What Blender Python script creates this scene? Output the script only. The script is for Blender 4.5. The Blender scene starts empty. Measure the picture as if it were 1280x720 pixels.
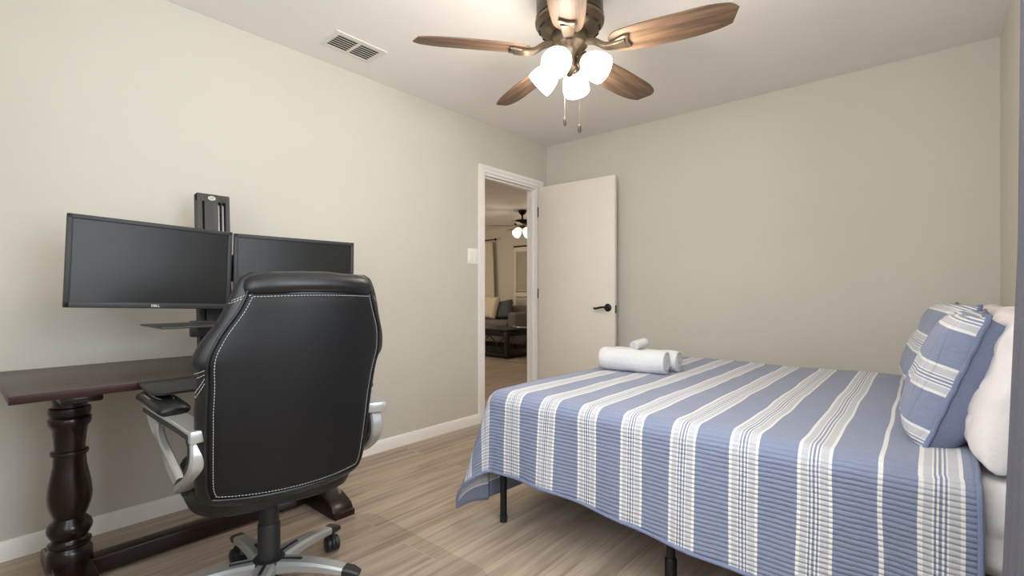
import bpy, bmesh, math, random
from mathutils import Vector, Matrix, Euler, noise
random.seed(7)
S = bpy.context.scene
COL = S.collection
PI = math.pi
def R(a): return math.radians(a)

# ------------------------------------------------------------------ materials
def new_mat(name):
    m = bpy.data.materials.new(name); m.use_nodes = True
    nt = m.node_tree
    return m, nt, nt.nodes['Principled BSDF']
def N(nt, t, **kw):
    n = nt.nodes.new(t)
    for k, v in kw.items(): setattr(n, k, v)
    return n
def L(nt, a, b): nt.links.new(a, b)
def srgb(r, g, b):
    f = lambda c: (c/255/12.92) if c/255 <= .04045 else ((c/255+.055)/1.055)**2.4
    return (f(r), f(g), f(b), 1)
def math_n(nt, op, a=None, b=None, c=None):
    n = N(nt, 'ShaderNodeMath', operation=op)
    for i, v in enumerate((a, b, c)):
        if v is None: continue
        if isinstance(v, (int, float)): n.inputs[i].default_value = v
        else: L(nt, v, n.inputs[i])
    return n.outputs[0]
def mat(name, col, rough=.5, metal=0, var=.06, scale=20, bump=0, bscale=None, spec=None, coat=0, stretch=None, sheen=0):
    """plain material with a noise tint and optional noise bump"""
    m, nt, p = new_mat(name)
    tc = N(nt, 'ShaderNodeTexCoord'); mp = N(nt, 'ShaderNodeMapping')
    L(nt, tc.outputs['Object'], mp.inputs[0])
    if stretch: mp.inputs['Scale'].default_value = stretch
    nz = N(nt, 'ShaderNodeTexNoise'); nz.inputs['Scale'].default_value = scale; nz.inputs['Detail'].default_value = 4
    L(nt, mp.outputs[0], nz.inputs['Vector'])
    cr = N(nt, 'ShaderNodeValToRGB')
    c = col
    cr.color_ramp.elements[0].position = .3; cr.color_ramp.elements[1].position = .7
    cr.color_ramp.elements[0].color = tuple(max(0, x*(1-var)) for x in c[:3])+(1,)
    cr.color_ramp.elements[1].color = tuple(min(1, x*(1+var)) for x in c[:3])+(1,)
    L(nt, nz.outputs['Fac'], cr.inputs[0]); L(nt, cr.outputs[0], p.inputs['Base Color'])
    p.inputs['Roughness'].default_value = rough; p.inputs['Metallic'].default_value = metal
    if spec is not None: p.inputs['Specular IOR Level'].default_value = spec
    if coat: p.inputs['Coat Weight'].default_value = coat; p.inputs['Coat Roughness'].default_value = .15
    if sheen: p.inputs['Sheen Weight'].default_value = sheen
    if bump:
        n2 = N(nt, 'ShaderNodeTexNoise'); n2.inputs['Scale'].default_value = bscale or scale; n2.inputs['Detail'].default_value = 5
        L(nt, mp.outputs[0], n2.inputs['Vector'])
        b = N(nt, 'ShaderNodeBump'); b.inputs['Strength'].default_value = bump; b.inputs['Distance'].default_value = .01
        L(nt, n2.outputs['Fac'], b.inputs['Height']); L(nt, b.outputs[0], p.inputs['Normal'])
    return m
def wood(name, c1, c2, rough=.4, axis='x', scale=1.0, coat=0, glow=0):
    m, nt, p = new_mat(name)
    tc = N(nt, 'ShaderNodeTexCoord'); mp = N(nt, 'ShaderNodeMapping')
    L(nt, tc.outputs['Object'], mp.inputs[0])
    k = {'x': (1.2, 14, 14), 'y': (14, 1.2, 14), 'z': (14, 14, 1.2)}[axis]
    mp.inputs['Scale'].default_value = tuple(v*scale for v in k)
    nz = N(nt, 'ShaderNodeTexNoise'); nz.inputs['Scale'].default_value = 3; nz.inputs['Detail'].default_value = 8; nz.inputs['Distortion'].default_value = .6
    L(nt, mp.outputs[0], nz.inputs['Vector'])
    cr = N(nt, 'ShaderNodeValToRGB'); cr.color_ramp.elements[0].position = .32; cr.color_ramp.elements[1].position = .68
    cr.color_ramp.elements[0].color = c1; cr.color_ramp.elements[1].color = c2
    L(nt, nz.outputs['Fac'], cr.inputs[0]); L(nt, cr.outputs[0], p.inputs['Base Color'])
    p.inputs['Roughness'].default_value = rough; p.inputs['Specular IOR Level'].default_value = .32
    if coat: p.inputs['Coat Weight'].default_value = coat; p.inputs['Coat Roughness'].default_value = .12
    b = N(nt, 'ShaderNodeBump'); b.inputs['Strength'].default_value = .15; b.inputs['Distance'].default_value = .003
    L(nt, nz.outputs['Fac'], b.inputs['Height']); L(nt, b.outputs[0], p.inputs['Normal'])
    return m
def emis(name, col, strength, base=None):
    m, nt, p = new_mat(name)
    p.inputs['Base Color'].default_value = base or col
    p.inputs['Emission Color'].default_value = col
    p.inputs['Emission Strength'].default_value = strength
    return m

M = {}
M['wall'] = mat('wall_paint', srgb(210, 205, 193), .85, var=.012, scale=3, bump=.04, bscale=260)
M['ceiling'] = mat('ceiling_paint', srgb(240, 235, 229), .9, var=.012, scale=3, bump=.05, bscale=180)
M['living_wall'] = mat('living_wall_paint', srgb(212, 203, 188), .85, var=.012, scale=3)
M['trim'] = mat('trim_paint', srgb(250, 246, 240), .45, var=.01)
M['door'] = mat('door_paint', srgb(240, 231, 218), .5, var=.012, scale=6)
M['blackmetal'] = mat('black_metal', srgb(24, 24, 26), .42, .3)
M['blackplastic'] = mat('black_plastic', srgb(30, 30, 32), .45)
M['bezel'] = mat('bezel_plastic', srgb(52, 52, 53), .45, spec=.3)
M['charcoal'] = mat('charcoal_metal', srgb(58, 57, 56), .45, .2)
M['screen'] = mat('screen_glass', srgb(34, 34, 31), .3, var=.02, spec=.25)
M['silver'] = mat('silver_paint', srgb(176, 176, 174), .32, .55, var=.03)
M['leather'] = mat('black_leather', srgb(17, 17, 18), .36, var=.15, scale=60, bump=.10, bscale=420, spec=.45)
M['leatherm'] = mat('black_leather_matte', srgb(17, 17, 18), .48, var=.12, scale=60, bump=.10, bscale=420, spec=.28)
M['thread'] = mat('white_thread', srgb(205, 200, 190), .8)
M['espresso_y'] = wood('espresso_wood_long', srgb(28, 14, 12), srgb(46, 25, 21), .3, 'y', 1, .15)
M['mahogany'] = wood('red_brown_edge_wood', srgb(36, 12, 12), srgb(54, 20, 19), .45, 'y')
M['espresso_x'] = wood('espresso_wood_cross', srgb(24, 12, 10), srgb(42, 22, 18), .32, 'x', 1, .15)
M['espresso_z'] = wood('espresso_wood_turned', srgb(16, 8, 7), srgb(34, 15, 12), .28, 'z', 1, .25)
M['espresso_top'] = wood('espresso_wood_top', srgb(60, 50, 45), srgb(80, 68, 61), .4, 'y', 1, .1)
M['blade'] = wood('fan_blade_oak', srgb(92, 73, 58), srgb(142, 113, 90), .55, 'x', 1.0)
M['pewter'] = mat('brushed_pewter', srgb(116, 101, 84), .36, .8, var=.08)
M['pewterdark'] = mat('dark_pewter', srgb(84, 76, 68), .35, .8, var=.08)
M['frost'] = emis('lit_frosted_glass', (1, .93, .82, 1), 3.6, (.9, .9, .9, 1))
M['frost2'] = emis('lit_frosted_glass_small', (1, .90, .76, 1), 1.6, (.9, .9, .9, 1))
M['vent'] = mat('vent_enamel', srgb(226, 222, 212), .5, var=.01)
M['dark'] = mat('dark_void', srgb(40, 38, 36), .9)
M['sheet'] = mat('white_sheet', srgb(228, 222, 220), .95, var=.01, bump=.9, bscale=11)
M['towel'] = mat('white_terry', srgb(246, 246, 248), .98, var=.02, scale=90, bump=1.0, bscale=240)
M['curtain'] = mat('grey_curtain_cloth', srgb(106, 106, 114), .85, var=.05, scale=200, bump=.2, bscale=500)
M['drapes'] = mat('cream_drapes_cloth', srgb(234, 224, 206), .9)
M['sofa'] = mat('grey_sofa_fabric', srgb(112, 106, 100), .95, var=.08, scale=60)
M['greycush'] = mat('slate_cushion_fabric', srgb(84, 86, 88), .95, var=.08, scale=60)
M['tancush'] = mat('beige_cushion_fabric', srgb(222, 206, 178), .95, var=.06, scale=60)
M['dining'] = wood('black_brown_wood', srgb(26, 19, 16), srgb(44, 33, 28), .35, 'x')
M['rug'] = mat('pale_rug', srgb(150, 138, 122), 1, var=.12, scale=30, bump=.5, bscale=300)
M['closet'] = mat('closet_door_paint', srgb(226, 216, 198), .6, var=.01)
M['brass'] = mat('aged_brass', srgb(146, 112, 66), .35, .9)
M['bronze'] = mat('dark_bronze', srgb(36, 28, 24), .4, .7)
M['chain'] = mat('steel_chain', srgb(120, 112, 100), .35, .9)

# floor planks
def floor_mat():
    m, nt, p = new_mat('greige_wood_planks')
    tc = N(nt, 'ShaderNodeTexCoord'); mp = N(nt, 'ShaderNodeMapping')
    mp.inputs['Rotation'].default_value = (0, 0, PI/2); mp.inputs['Location'].default_value = (.75, .125, 0)
    L(nt, tc.outputs['Object'], mp.inputs[0])
    br = N(nt, 'ShaderNodeTexBrick'); br.offset = .37; br.offset_frequency = 2
    br.inputs['Scale'].default_value = 1; br.inputs['Brick Width'].default_value = 1.22; br.inputs['Row Height'].default_value = .2
    br.inputs['Mortar Size'].default_value = .0016; br.inputs['Mortar Smooth'].default_value = .4; br.inputs['Bias'].default_value = 0
    br.inputs['Color1'].default_value = (0, 0, 0, 1); br.inputs['Color2'].default_value = (1, 1, 1, 1); br.inputs['Mortar'].default_value = (.5, .5, .5, 1)
    L(nt, mp.outputs[0], br.inputs['Vector'])
    m2 = N(nt, 'ShaderNodeMapping'); m2.inputs['Scale'].default_value = (18, 1.0, 1)
    L(nt, tc.outputs['Object'], m2.inputs[0])
    # shift the streaks from plank to plank
    add = N(nt, 'ShaderNodeVectorMath', operation='MULTIPLY_ADD')
    L(nt, br.outputs['Color'], add.inputs[0]); add.inputs[1].default_value = (9, 5, 3); L(nt, m2.outputs[0], add.inputs[2])
    nz = N(nt, 'ShaderNodeTexNoise'); nz.inputs['Scale'].default_value = 1.3; nz.inputs['Detail'].default_value = 7; nz.inputs['Distortion'].default_value = .8
    L(nt, add.outputs[0], nz.inputs['Vector'])
    cr = N(nt, 'ShaderNodeValToRGB'); e = cr.color_ramp.elements
    e[0].position = .25; e[0].color = srgb(138, 119, 102); e[1].position = .78; e[1].color = srgb(206, 191, 172)
    k = e.new(.5); k.color = srgb(180, 161, 141)
    L(nt, nz.outputs['Fac'], cr.inputs[0])
    mix = N(nt, 'ShaderNodeMix', data_type='RGBA', blend_type='MULTIPLY')
    mix.inputs[0].default_value = 1
    cr2 = N(nt, 'ShaderNodeValToRGB'); cr2.color_ramp.elements[0].color = (.86, .86, .87, 1); cr2.color_ramp.elements[1].color = (1.03, 1.02, 1, 1)
    L(nt, br.outputs['Color'], cr2.inputs[0])
    L(nt, cr.outputs[0], mix.inputs[6]); L(nt, cr2.outputs[0], mix.inputs[7])
    mix2 = N(nt, 'ShaderNodeMix', data_type='RGBA'); L(nt, br.outputs['Fac'], mix2.inputs[0])
    L(nt, mix.outputs[2], mix2.inputs[6]); mix2.inputs[7].default_value = srgb(200, 185, 166)
    L(nt, mix2.outputs[2], p.inputs['Base Color'])
    p.inputs['Roughness'].default_value = .42
    b = N(nt, 'ShaderNodeBump'); b.inputs['Strength'].default_value = .12; b.inputs['Distance'].default_value = .002
    L(nt, nz.outputs['Fac'], b.inputs['Height']); L(nt, b.outputs[0], p.inputs['Normal'])
    return m
M['floor'] = floor_mat()

# quilt: uv = (stripe phase, across); uv2 = (metres along the bed, metres across)
def quilt_mat(name, single=True, rib=.0145, ribk=1.0):
    m, nt, p = new_mat(name)
    u1 = N(nt, 'ShaderNodeUVMap'); u1.uv_map = 'stripe'
    s1 = N(nt, 'ShaderNodeSeparateXYZ'); L(nt, u1.outputs[0], s1.inputs[0])
    fr = math_n(nt, 'FRACT', s1.outputs[0])
    blue = srgb(132, 140, 164); white = srgb(228, 226, 222); grey = srgb(194, 194, 198)
    cr = N(nt, 'ShaderNodeValToRGB'); r = cr.color_ramp; r.interpolation = 'CONSTANT'
    W = .0833/.186
    stops = [(0, white), (.10, grey), (.30, white), (.345, blue), (.40, white), (.45, blue), (.52, white), (.57, blue),
             (.62, white), (.665, grey), (.90, white), (1.0, blue)]
    r.elements[0].position = 0; r.elements[0].color = stops[0][1]
    r.elements[1].position = 1*W; r.elements[1].color = blue
    for pz, c in stops[1:-1]:
        e = r.elements.new(pz*W); e.color = c
    L(nt, fr, cr.inputs[0])
    col = cr.outputs[0]
    u2 = N(nt, 'ShaderNodeUVMap'); u2.uv_map = 'metre'
    s2 = N(nt, 'ShaderNodeSeparateXYZ'); L(nt, u2.outputs[0], s2.inputs[0])
    if single:
        a = math_n(nt, 'COMPARE', s2.outputs[0], 2.655, .0055)
        mx = N(nt, 'ShaderNodeMix', data_type='RGBA'); L(nt, a, mx.inputs[0]); L(nt, col, mx.inputs[6]); mx.inputs[7].default_value = white
        col = mx.outputs[2]
    # heathered weave
    nz = N(nt, 'ShaderNodeTexNoise'); nz.inputs['Scale'].default_value = 1; nz.inputs['Detail'].default_value = 3
    mp = N(nt, 'ShaderNodeMapping'); mp.inputs['Scale'].default_value = (420, 170, 1); L(nt, u2.outputs[0], mp.inputs[0]); L(nt, mp.outputs[0], nz.inputs['Vector'])
    v = math_n(nt, 'MULTIPLY_ADD', nz.outputs['Fac'], .36, .82)
    mul = N(nt, 'ShaderNodeMix', data_type='RGBA', blend_type='MULTIPLY'); mul.inputs[0].default_value = 1
    L(nt, col, mul.inputs[6])
    cmb = N(nt, 'ShaderNodeCombineColor'); [L(nt, v, cmb.inputs[i]) for i in range(3)]
    L(nt, cmb.outputs[0], mul.inputs[7]); L(nt, mul.outputs[2], p.inputs['Base Color'])
    p.inputs['Roughness'].default_value = .95
    p.inputs['Sheen Weight'].default_value = .2
    # quilting ribs: rows of channels across, wobbling a little
    n3 = N(nt, 'ShaderNodeTexNoise'); n3.inputs['Scale'].default_value = 14; L(nt, u2.outputs[0], n3.inputs['Vector'])
    wob = math_n(nt, 'MULTIPLY', n3.outputs['Fac'], .006)
    t = math_n(nt, 'ADD', s2.outputs[1], wob)
    ph = math_n(nt, 'MULTIPLY', t, PI/rib)
    rb = math_n(nt, 'POWER', math_n(nt, 'ABSOLUTE', math_n(nt, 'SINE', ph)), .6)
    mp4 = N(nt, 'ShaderNodeMapping'); mp4.inputs['Scale'].default_value = (90, 120, 1); L(nt, u2.outputs[0], mp4.inputs[0])
    n4 = N(nt, 'ShaderNodeTexNoise'); n4.inputs['Scale'].default_value = 1; L(nt, mp4.outputs[0], n4.inputs['Vector'])
    h = math_n(nt, 'MULTIPLY_ADD', n4.outputs['Fac'], .5, rb)
    # hanging sides show the channels more deeply than the stretched top
    geo = N(nt, 'ShaderNodeNewGeometry'); sg = N(nt, 'ShaderNodeSeparateXYZ'); L(nt, geo.outputs['True Normal'], sg.inputs[0])
    k = math_n(nt, 'SUBTRACT', 1.0, math_n(nt, 'MULTIPLY', math_n(nt, 'ABSOLUTE', sg.outputs[2]), .75))
    b = N(nt, 'ShaderNodeBump'); b.inputs['Distance'].default_value = .0050*ribk
    L(nt, k, b.inputs['Strength']); L(nt, h, b.inputs['Height']); L(nt, b.outputs[0], p.inputs['Normal'])
    return m
M['quilt'] = quilt_mat('blue_striped_quilt')
M['sham'] = quilt_mat('blue_striped_sham', single=False, rib=.02, ribk=.8)
M['chambray'] = mat('blue_chambray', srgb(120, 128, 152), .95, var=.14, scale=60, stretch=(1, 8, 8), bump=.3, bscale=30)
M['piping'] = mat('blue_binding', srgb(122, 131, 158), .95, var=.08, scale=150)

# ------------------------------------------------------------------ mesh helpers
def B(): return bmesh.new()
def xf(verts, mtx):
    for v in verts: v.co = mtx @ v.co
def box(bm, a, b, bev=0, seg=2, mtx=None):
    c = [(a[i]+b[i])/2 for i in range(3)]; s = [abs(b[i]-a[i]) for i in range(3)]
    t = bmesh.new()
    bmesh.ops.create_cube(t, size=1)
    for v in t.verts: v.co = Vector((v.co.x*s[0], v.co.y*s[1], v.co.z*s[2]))
    if bev: bmesh.ops.bevel(t, geom=t.edges[:], offset=min(bev, min(s)*.49), segments=seg, affect='EDGES', profile=.5)
    for v in t.verts: v.co += Vector(c)
    if mtx is not None: xf(t.verts, mtx)
    join(bm, t)
def join(bm, t):
    me = bpy.data.meshes.new('t'); t.to_mesh(me); t.free(); bm.from_mesh(me); bpy.data.meshes.remove(me)
def lathe(bm, prof, seg=32, mtx=None, cap=True):
    t = bmesh.new(); rings = []
    for r, z in prof:
        if r < 1e-5: rings.append([t.verts.new((0, 0, z))])
        else: rings.append([t.verts.new((r*math.cos(2*PI*i/seg), r*math.sin(2*PI*i/seg), z)) for i in range(seg)])
    for A, C in zip(rings, rings[1:]):
        if len(A) == 1 and len(C) == 1: continue
        for i in range(seg):
            j = (i+1) % seg
            if len(A) == 1: t.faces.new((A[0], C[j], C[i]))
            elif len(C) == 1: t.faces.new((A[i], A[j], C[0]))
            else: t.faces.new((A[i], A[j], C[j], C[i]))
    if cap:
        for Rg in (rings[0], rings[-1]):
            if len(Rg) > 2: t.faces.new(Rg)
    bmesh.ops.recalc_face_normals(t, faces=t.faces[:])
    if mtx is not None: xf(t.verts, mtx)
    join(bm, t)
def frames(pts, closed=False):
    n = len(pts); out = []
    for i in range(n):
        a = pts[(i-1) % n] if (closed or i > 0) else pts[0]
        b = pts[(i+1) % n] if (closed or i < n-1) else pts[-1]
        out.append((b-a).normalized() if (b-a).length > 1e-9 else Vector((0, 0, 1)))
    return out
def tube(bm, pts, r, seg=10, closed=False, up=None, sy=None, cap=True):
    """round or flattened (r wide, sy high) tube along pts; r may be a list"""
    pts = [Vector(p) for p in pts]; T = frames(pts, closed); t = bmesh.new(); rings = []
    ref = Vector(up) if up else (Vector((0, 0, 1)) if abs(T[0].z) < .9 else Vector((1, 0, 0)))
    for i, (p, d) in enumerate(zip(pts, T)):
        x = d.cross(ref)
        if x.length < 1e-4: x = d.cross(Vector((1, 0, 0)))
        x.normalize(); y = x.cross(d).normalized()
        if not up: ref = y
        rr = r[i] if isinstance(r, (list, tuple)) else r
        ry = (sy[i] if isinstance(sy, (list, tuple)) else sy) if sy is not None else rr
        rings.append([t.verts.new(p + x*math.cos(2*PI*k/seg)*rr + y*math.sin(2*PI*k/seg)*ry) for k in range(seg)])
    m = len(rings)
    for i in range(m if closed else m-1):
        A, C = rings[i], rings[(i+1) % m]
        for k in range(seg): t.faces.new((A[k], A[(k+1) % seg], C[(k+1) % seg], C[k]))
    if not closed and cap: t.faces.new(rings[0]); t.faces.new(rings[-1])
    bmesh.ops.recalc_face_normals(t, faces=t.faces[:])
    join(bm, t)
def bar(bm, pts, w, h, up=(0, 0, 1), bev=0):
    """rectangular section (w across, h along up) swept on pts; w,h may be lists"""
    pts = [Vector(p) for p in pts]; T = frames(pts); t = bmesh.new(); rings = []
    for i, (p, d) in enumerate(zip(pts, T)):
        x = d.cross(Vector(up)).normalized(); y = x.cross(d).normalized()
        ww = w[i] if isinstance(w, (list, tuple)) else w; hh = h[i] if isinstance(h, (list, tuple)) else h
        c = min(ww, hh)*.22
        sec = [(-ww/2+c, -hh/2), (ww/2-c, -hh/2), (ww/2, -hh/2+c), (ww/2, hh/2-c), (ww/2-c, hh/2), (-ww/2+c, hh/2), (-ww/2, hh/2-c), (-ww/2, -hh/2+c)]
        rings.append([t.verts.new(p+x*a+y*b) for a, b in sec])
    for A, C in zip(rings, rings[1:]):
        for k in range(8): t.faces.new((A[k], A[(k+1) % 8], C[(k+1) % 8], C[k]))
    t.faces.new(rings[0]); t.faces.new(rings[-1])
    bmesh.ops.recalc_face_normals(t, faces=t.faces[:])
    join(bm, t)
def prism(bm, poly, z0, z1, mtx=None, bev=0):
    t = bmesh.new()
    a = [t.verts.new((x, y, z0)) for x, y in poly]; b = [t.verts.new((x, y, z1)) for x, y in poly]
    n = len(poly)
    t.faces.new(a[::-1]); t.faces.new(b)
    for i in range(n): t.faces.new((a[i], a[(i+1) % n], b[(i+1) % n], b[i]))
    bmesh.ops.recalc_face_normals(t, faces=t.faces[:])
    if bev: bmesh.ops.bevel(t, geom=[e for e in t.edges if abs(e.verts[0].co.z-e.verts[1].co.z) < 1e-6], offset=bev, segments=2, affect='EDGES', profile=.5)
    if mtx is not None: xf(t.verts, mtx)
    join(bm, t)
def smooth(pts, n=8):
    """catmull-rom"""
    P = [Vector(p) for p in pts]; out = []
    for i in range(len(P)-1):
        p0 = P[max(i-1, 0)]; p1 = P[i]; p2 = P[i+1]; p3 = P[min(i+2, len(P)-1)]
        for k in range(n):
            t = k/n
            out.append(.5*((2*p1)+(-p0+p2)*t+(2*p0-5*p1+4*p2-p3)*t*t+(-p0+3*p1-3*p2+p3)*t**3))
    out.append(P[-1]); return out
def interp(tab, x):
    """cubic through the table, slopes limited so it never overshoots"""
    if x <= tab[0][0]: return tab[0][1]
    if x >= tab[-1][0]: return tab[-1][1]
    n = len(tab)
    for i in range(n-1):
        if x <= tab[i+1][0]: break
    def sec(k): return (tab[k+1][1]-tab[k][1])/(tab[k+1][0]-tab[k][0])
    def slope(k):
        if k == 0: return sec(0)
        if k == n-1: return sec(n-2)
        p, q = sec(k-1), sec(k)
        return 0 if p*q <= 0 else 2*p*q/(p+q)
    h = tab[i+1][0]-tab[i][0]; t = (x-tab[i][0])/h
    return (tab[i][1]*(2*t**3-3*t*t+1)+h*slope(i)*(t**3-2*t*t+t)+tab[i+1][1]*(3*t*t-2*t**3)+h*slope(i+1)*(t**3-t*t))
def obj(name, bm, m, parent=None, flat=False, angle=40):
    me = bpy.data.meshes.new(name); bm.to_mesh(me); bm.free()
    o = bpy.data.objects.new(name, me); COL.objects.link(o)
    if m: me.materials.append(m)
    if not flat:
        for p in me.polygons: p.use_smooth = True
        me.set_sharp_from_angle(angle=R(angle))
    if parent: o.parent = parent
    return o
def tag(o, label, cat, group=None):
    o['label'] = label; o['category'] = cat
    if group: o['group'] = group
    return o
def thing(name, label, cat, loc=(0, 0, 0), rz=0, group=None):
    o = bpy.data.objects.new(name, None); COL.objects.link(o); o.empty_display_size = .1
    o.location = loc; o.rotation_euler = (0, 0, rz)
    return tag(o, label, cat, group)
def struct(name, bm, m, parent=None, **k):
    o = obj(name, bm, m, parent, **k)
    if not parent: o['kind'] = 'structure'
    return o
def text_mesh(name, s, size, m, parent, mtx, depth=.0004, bold=0):
    cu = bpy.data.curves.new(name, 'FONT'); cu.body = s; cu.size = size; cu.extrude = depth; cu.align_x = 'CENTER'; cu.align_y = 'CENTER'; cu.offset = bold
    tmp = bpy.data.objects.new('tmp', cu); COL.objects.link(tmp)
    dg = bpy.context.evaluated_depsgraph_get()
    me = bpy.data.meshes.new_from_object(tmp.evaluated_get(dg))
    bpy.data.objects.remove(tmp)
    me.name = name; me.transform(mtx); me.materials.clear(); me.materials.append(m)
    o = bpy.data.objects.new(name, me); COL.objects.link(o); o.parent = parent
    return o
def track(p, d, up=(0, 0, 1)):
    """matrix whose z axis points along d, at p"""
    q = Vector(d).normalized().to_track_quat('Z', 'Y')
    return Matrix.Translation(Vector(p)) @ q.to_matrix().to_4x4()

# ------------------------------------------------------------------ camera
CAM = Vector((2.745, -3.706, 1.047)); HZ = 2.44
cd = bpy.data.cameras.new('camera'); cam = bpy.data.objects.new('camera', cd); COL.objects.link(cam)
cam.location = CAM; cam.rotation_euler = (PI/2, 0, R(40.6))
cd.sensor_width = 36; cd.lens = 604/1280*36; cd.shift_y = 7/1280; cd.clip_start = .02
S.camera = cam
S.view_settings.view_transform = 'Standard'; S.view_settings.look = 'None'

# ------------------------------------------------------------------ room shell
RW = 3.05; FY = -4.02; WT = .12
DY0, DY1, DH = -.862, -.128, 2.035          # door opening on the left wall
b = B(); box(b, (-7, FY-.1, -.1), (RW+WT, 4.1, 0)); struct('floor', b, M['floor'], flat=True)
b = B(); box(b, (-WT, FY-.1, HZ), (RW+WT, WT, HZ+.1)); struct('ceiling', b, M['ceiling'], flat=True)
def wall_left(name, x0, x1, m):
    b = B()
    box(b, (x0, FY, 0), (x1, DY0, HZ)); box(b, (x0, DY1, 0), (x1, 3.98, HZ)); box(b, (x0, DY0, DH), (x1, DY1, HZ))
    struct(name, b, m, flat=True)
wall_left('wall_left', -WT*.55, 0, M['wall'])
wall_left('wall_living_right', -WT, -WT*.55, M['living_wall'])
b = B(); box(b, (0, 0, 0), (RW+WT, WT, HZ)); struct('wall_back', b, M['wall'], flat=True)
# right wall with a window hole, hidden by the curtain and the frame edge
WY0, WY1, WZ0, WZ1 = -3.55, -2.55, .85, 2.1
b = B()
box(b, (RW, FY-.1, 0), (RW+WT, WY0, HZ)); box(b, (RW, WY1, 0), (RW+WT, 0, HZ))
box(b, (RW, WY0, 0), (RW+WT, WY1, WZ0)); box(b, (RW, WY0, WZ1), (RW+WT, WY1, HZ))
struct('wall_right', b, M['wall'], flat=True)
# front wall, behind the camera, with a wide window
VX0, VX1 = 1.3, 2.85
b = B()
box(b, (0, FY-.1, 0), (VX0, FY, HZ)); box(b, (VX1, FY-.1, 0), (RW, FY, HZ))
box(b, (VX0, FY-.1, 0), (VX1, FY, .8)); box(b, (VX0, FY-.1, 2.15), (VX1, FY, HZ))
struct('wall_front', b, M['wall'], flat=True)
def window(name, mk):
    w = bpy.data.objects.new(name, None); COL.objects.link(w); w['kind'] = 'structure'
    mk(w)
def w1(w):
    b = B()
    for y in (WY0, WY1-.05): box(b, (RW+.02, y, WZ0), (RW+.08, y+.05, WZ1), .004)
    for z in (WZ0, (WZ0+WZ1)/2-.02, WZ1-.05): box(b, (RW+.025, WY0, z), (RW+.075, WY1, z+.05), .004)
    obj('window_frame', b, M['trim'], w)
window('window_1', w1)
def w2(w):
    b = B()
    for x in (VX0, (VX0+VX1)/2-.025, VX1-.05): box(b, (x, FY-.08, .8), (x+.05, FY-.03, 2.15), .004)
    for z in (.8, 2.1): box(b, (VX0, FY-.075, z), (VX1, FY-.035, z+.05), .004)
    obj('window_frame', b, M['trim'], w)
window('window_2', w2)
def baseboard(name, p0, p1, n):
    """profiled board along p0-p1, n = direction into the room"""
    b = B(); p0 = Vector(p0); p1 = Vector(p1); n = Vector(n)
    prof = [(0, 0), (.013, 0), (.013, .058), (.009, .068), (.006, .076), (0, .078)]
    t = bmesh.new()
    A = [t.verts.new(p0+n*x+Vector((0, 0, z))) for x, z in prof]; C = [t.verts.new(p1+n*x+Vector((0, 0, z))) for x, z in prof]
    k = len(prof)
    for i in range(k): t.faces.new((A[i], A[(i+1) % k], C[(i+1) % k], C[i]))
    t.faces.new(A); t.faces.new(C); bmesh.ops.recalc_face_normals(t, faces=t.faces[:]); join(b, t)
    struct(name, b, M['trim'])
CW = .06
baseboard('baseboard_left', (0, FY, 0), (0, DY0-CW, 0), (1, 0, 0))
baseboard('baseboard_back', (0, 0, 0), (RW, 0, 0), (0, -1, 0))
baseboard('baseboard_right', (RW, FY, 0), (RW, 0, 0), (-1, 0, 0))
# door casing and jamb
def casing(name, x0, s):
    b = B()
    def frame(x, o0, o1):
        # mitred U-shaped band between offsets o0..o1 from the opening
        t = bmesh.new(); P = []
        for o in (o0, o1):
            P.append([(DY0-o, 0), (DY0-o, DH+o), (DY1+o, DH+o), (DY1+o, 0)])
        V = [[[t.verts.new((xx, y, z)) for y, z in ring] for ring in P] for xx in (x0, x)]
        for k in range(3):
            for q in ((V[1][0], V[1][1]), (V[0][1], V[0][0]), (V[0][0], V[1][0]), (V[1][1], V[0][1])):
                t.faces.new((q[0][k], q[0][k+1], q[1][k+1], q[1][k]))
        for k in (0, 3): t.faces.new((V[0][0][k], V[0][1][k], V[1][1][k], V[1][0][k]))
        bmesh.ops.recalc_face_normals(t, faces=t.faces[:]); join(b, t)
    frame(x0+s*.010, .004, .034); frame(x0+s*.018, .034, CW)
    struct(name, b, M['trim'], angle=20)
casing('trim_1', 0, 1); casing('trim_2', -WT, -1)
b = B(); J = .016
box(b, (-WT-.001, DY0-.001, 0), (.001, DY0+J, DH-J)); box(b, (-WT-.001, DY1-J, 0), (.001, DY1+.001, DH-J)); box(b, (-WT-.001, DY0-.001, DH-J), (.001, DY1+.001, DH+.001))
box(b, (-.075, DY0+J, 0), (-.04, DY0+J+.01, DH-J), .002); box(b, (-.075, DY1-J-.01, 0), (-.04, DY1-J, DH-J), .002); box(b, (-.075, DY0+J, DH-J-.01), (-.04, DY1-J, DH-J), .002)
struct('trim_3', b, M['trim'])
# door leaf, open against the back wall
d = bpy.data.objects.new('door_1', None); COL.objects.link(d); d['kind'] = 'structure'
d.location = (.022, -.135, 0); d.rotation_euler = (0, 0, R(1.5))
DW = .775
b = B(); box(b, (0, -.0175, .012), (DW, .0175, 2.028), .002); obj('door_panel', b, M['door'], d)
b = B(); box(b, (DW-.0005, -.011, .885), (DW+.0015, .011, .95), .0005); obj('latch_plate', b, M['blackmetal'], d)
for side in (-1, 1):
    b = B()
    lathe(b, [(.0, .0), (.032, .0), (.033, .004), (.028, .010), (.014, .014), (.011, .03), (.011, .05), (0, .052)], 28, track((DW-.062, side*.0175, .93), (0, side, 0)))
    y = side*(.0175+.045)
    tube(b, smooth([(DW-.055, y, .93), (DW-.085, y, .934), (DW-.12, y, .930), (DW-.15, y, .922), (DW-.172, y, .926)], 5), [.010]*8+[.009]*6+[.007]*7, 10, sy=[.009]*21)
    obj('door_handle', b, M['blackmetal'], d)
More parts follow.
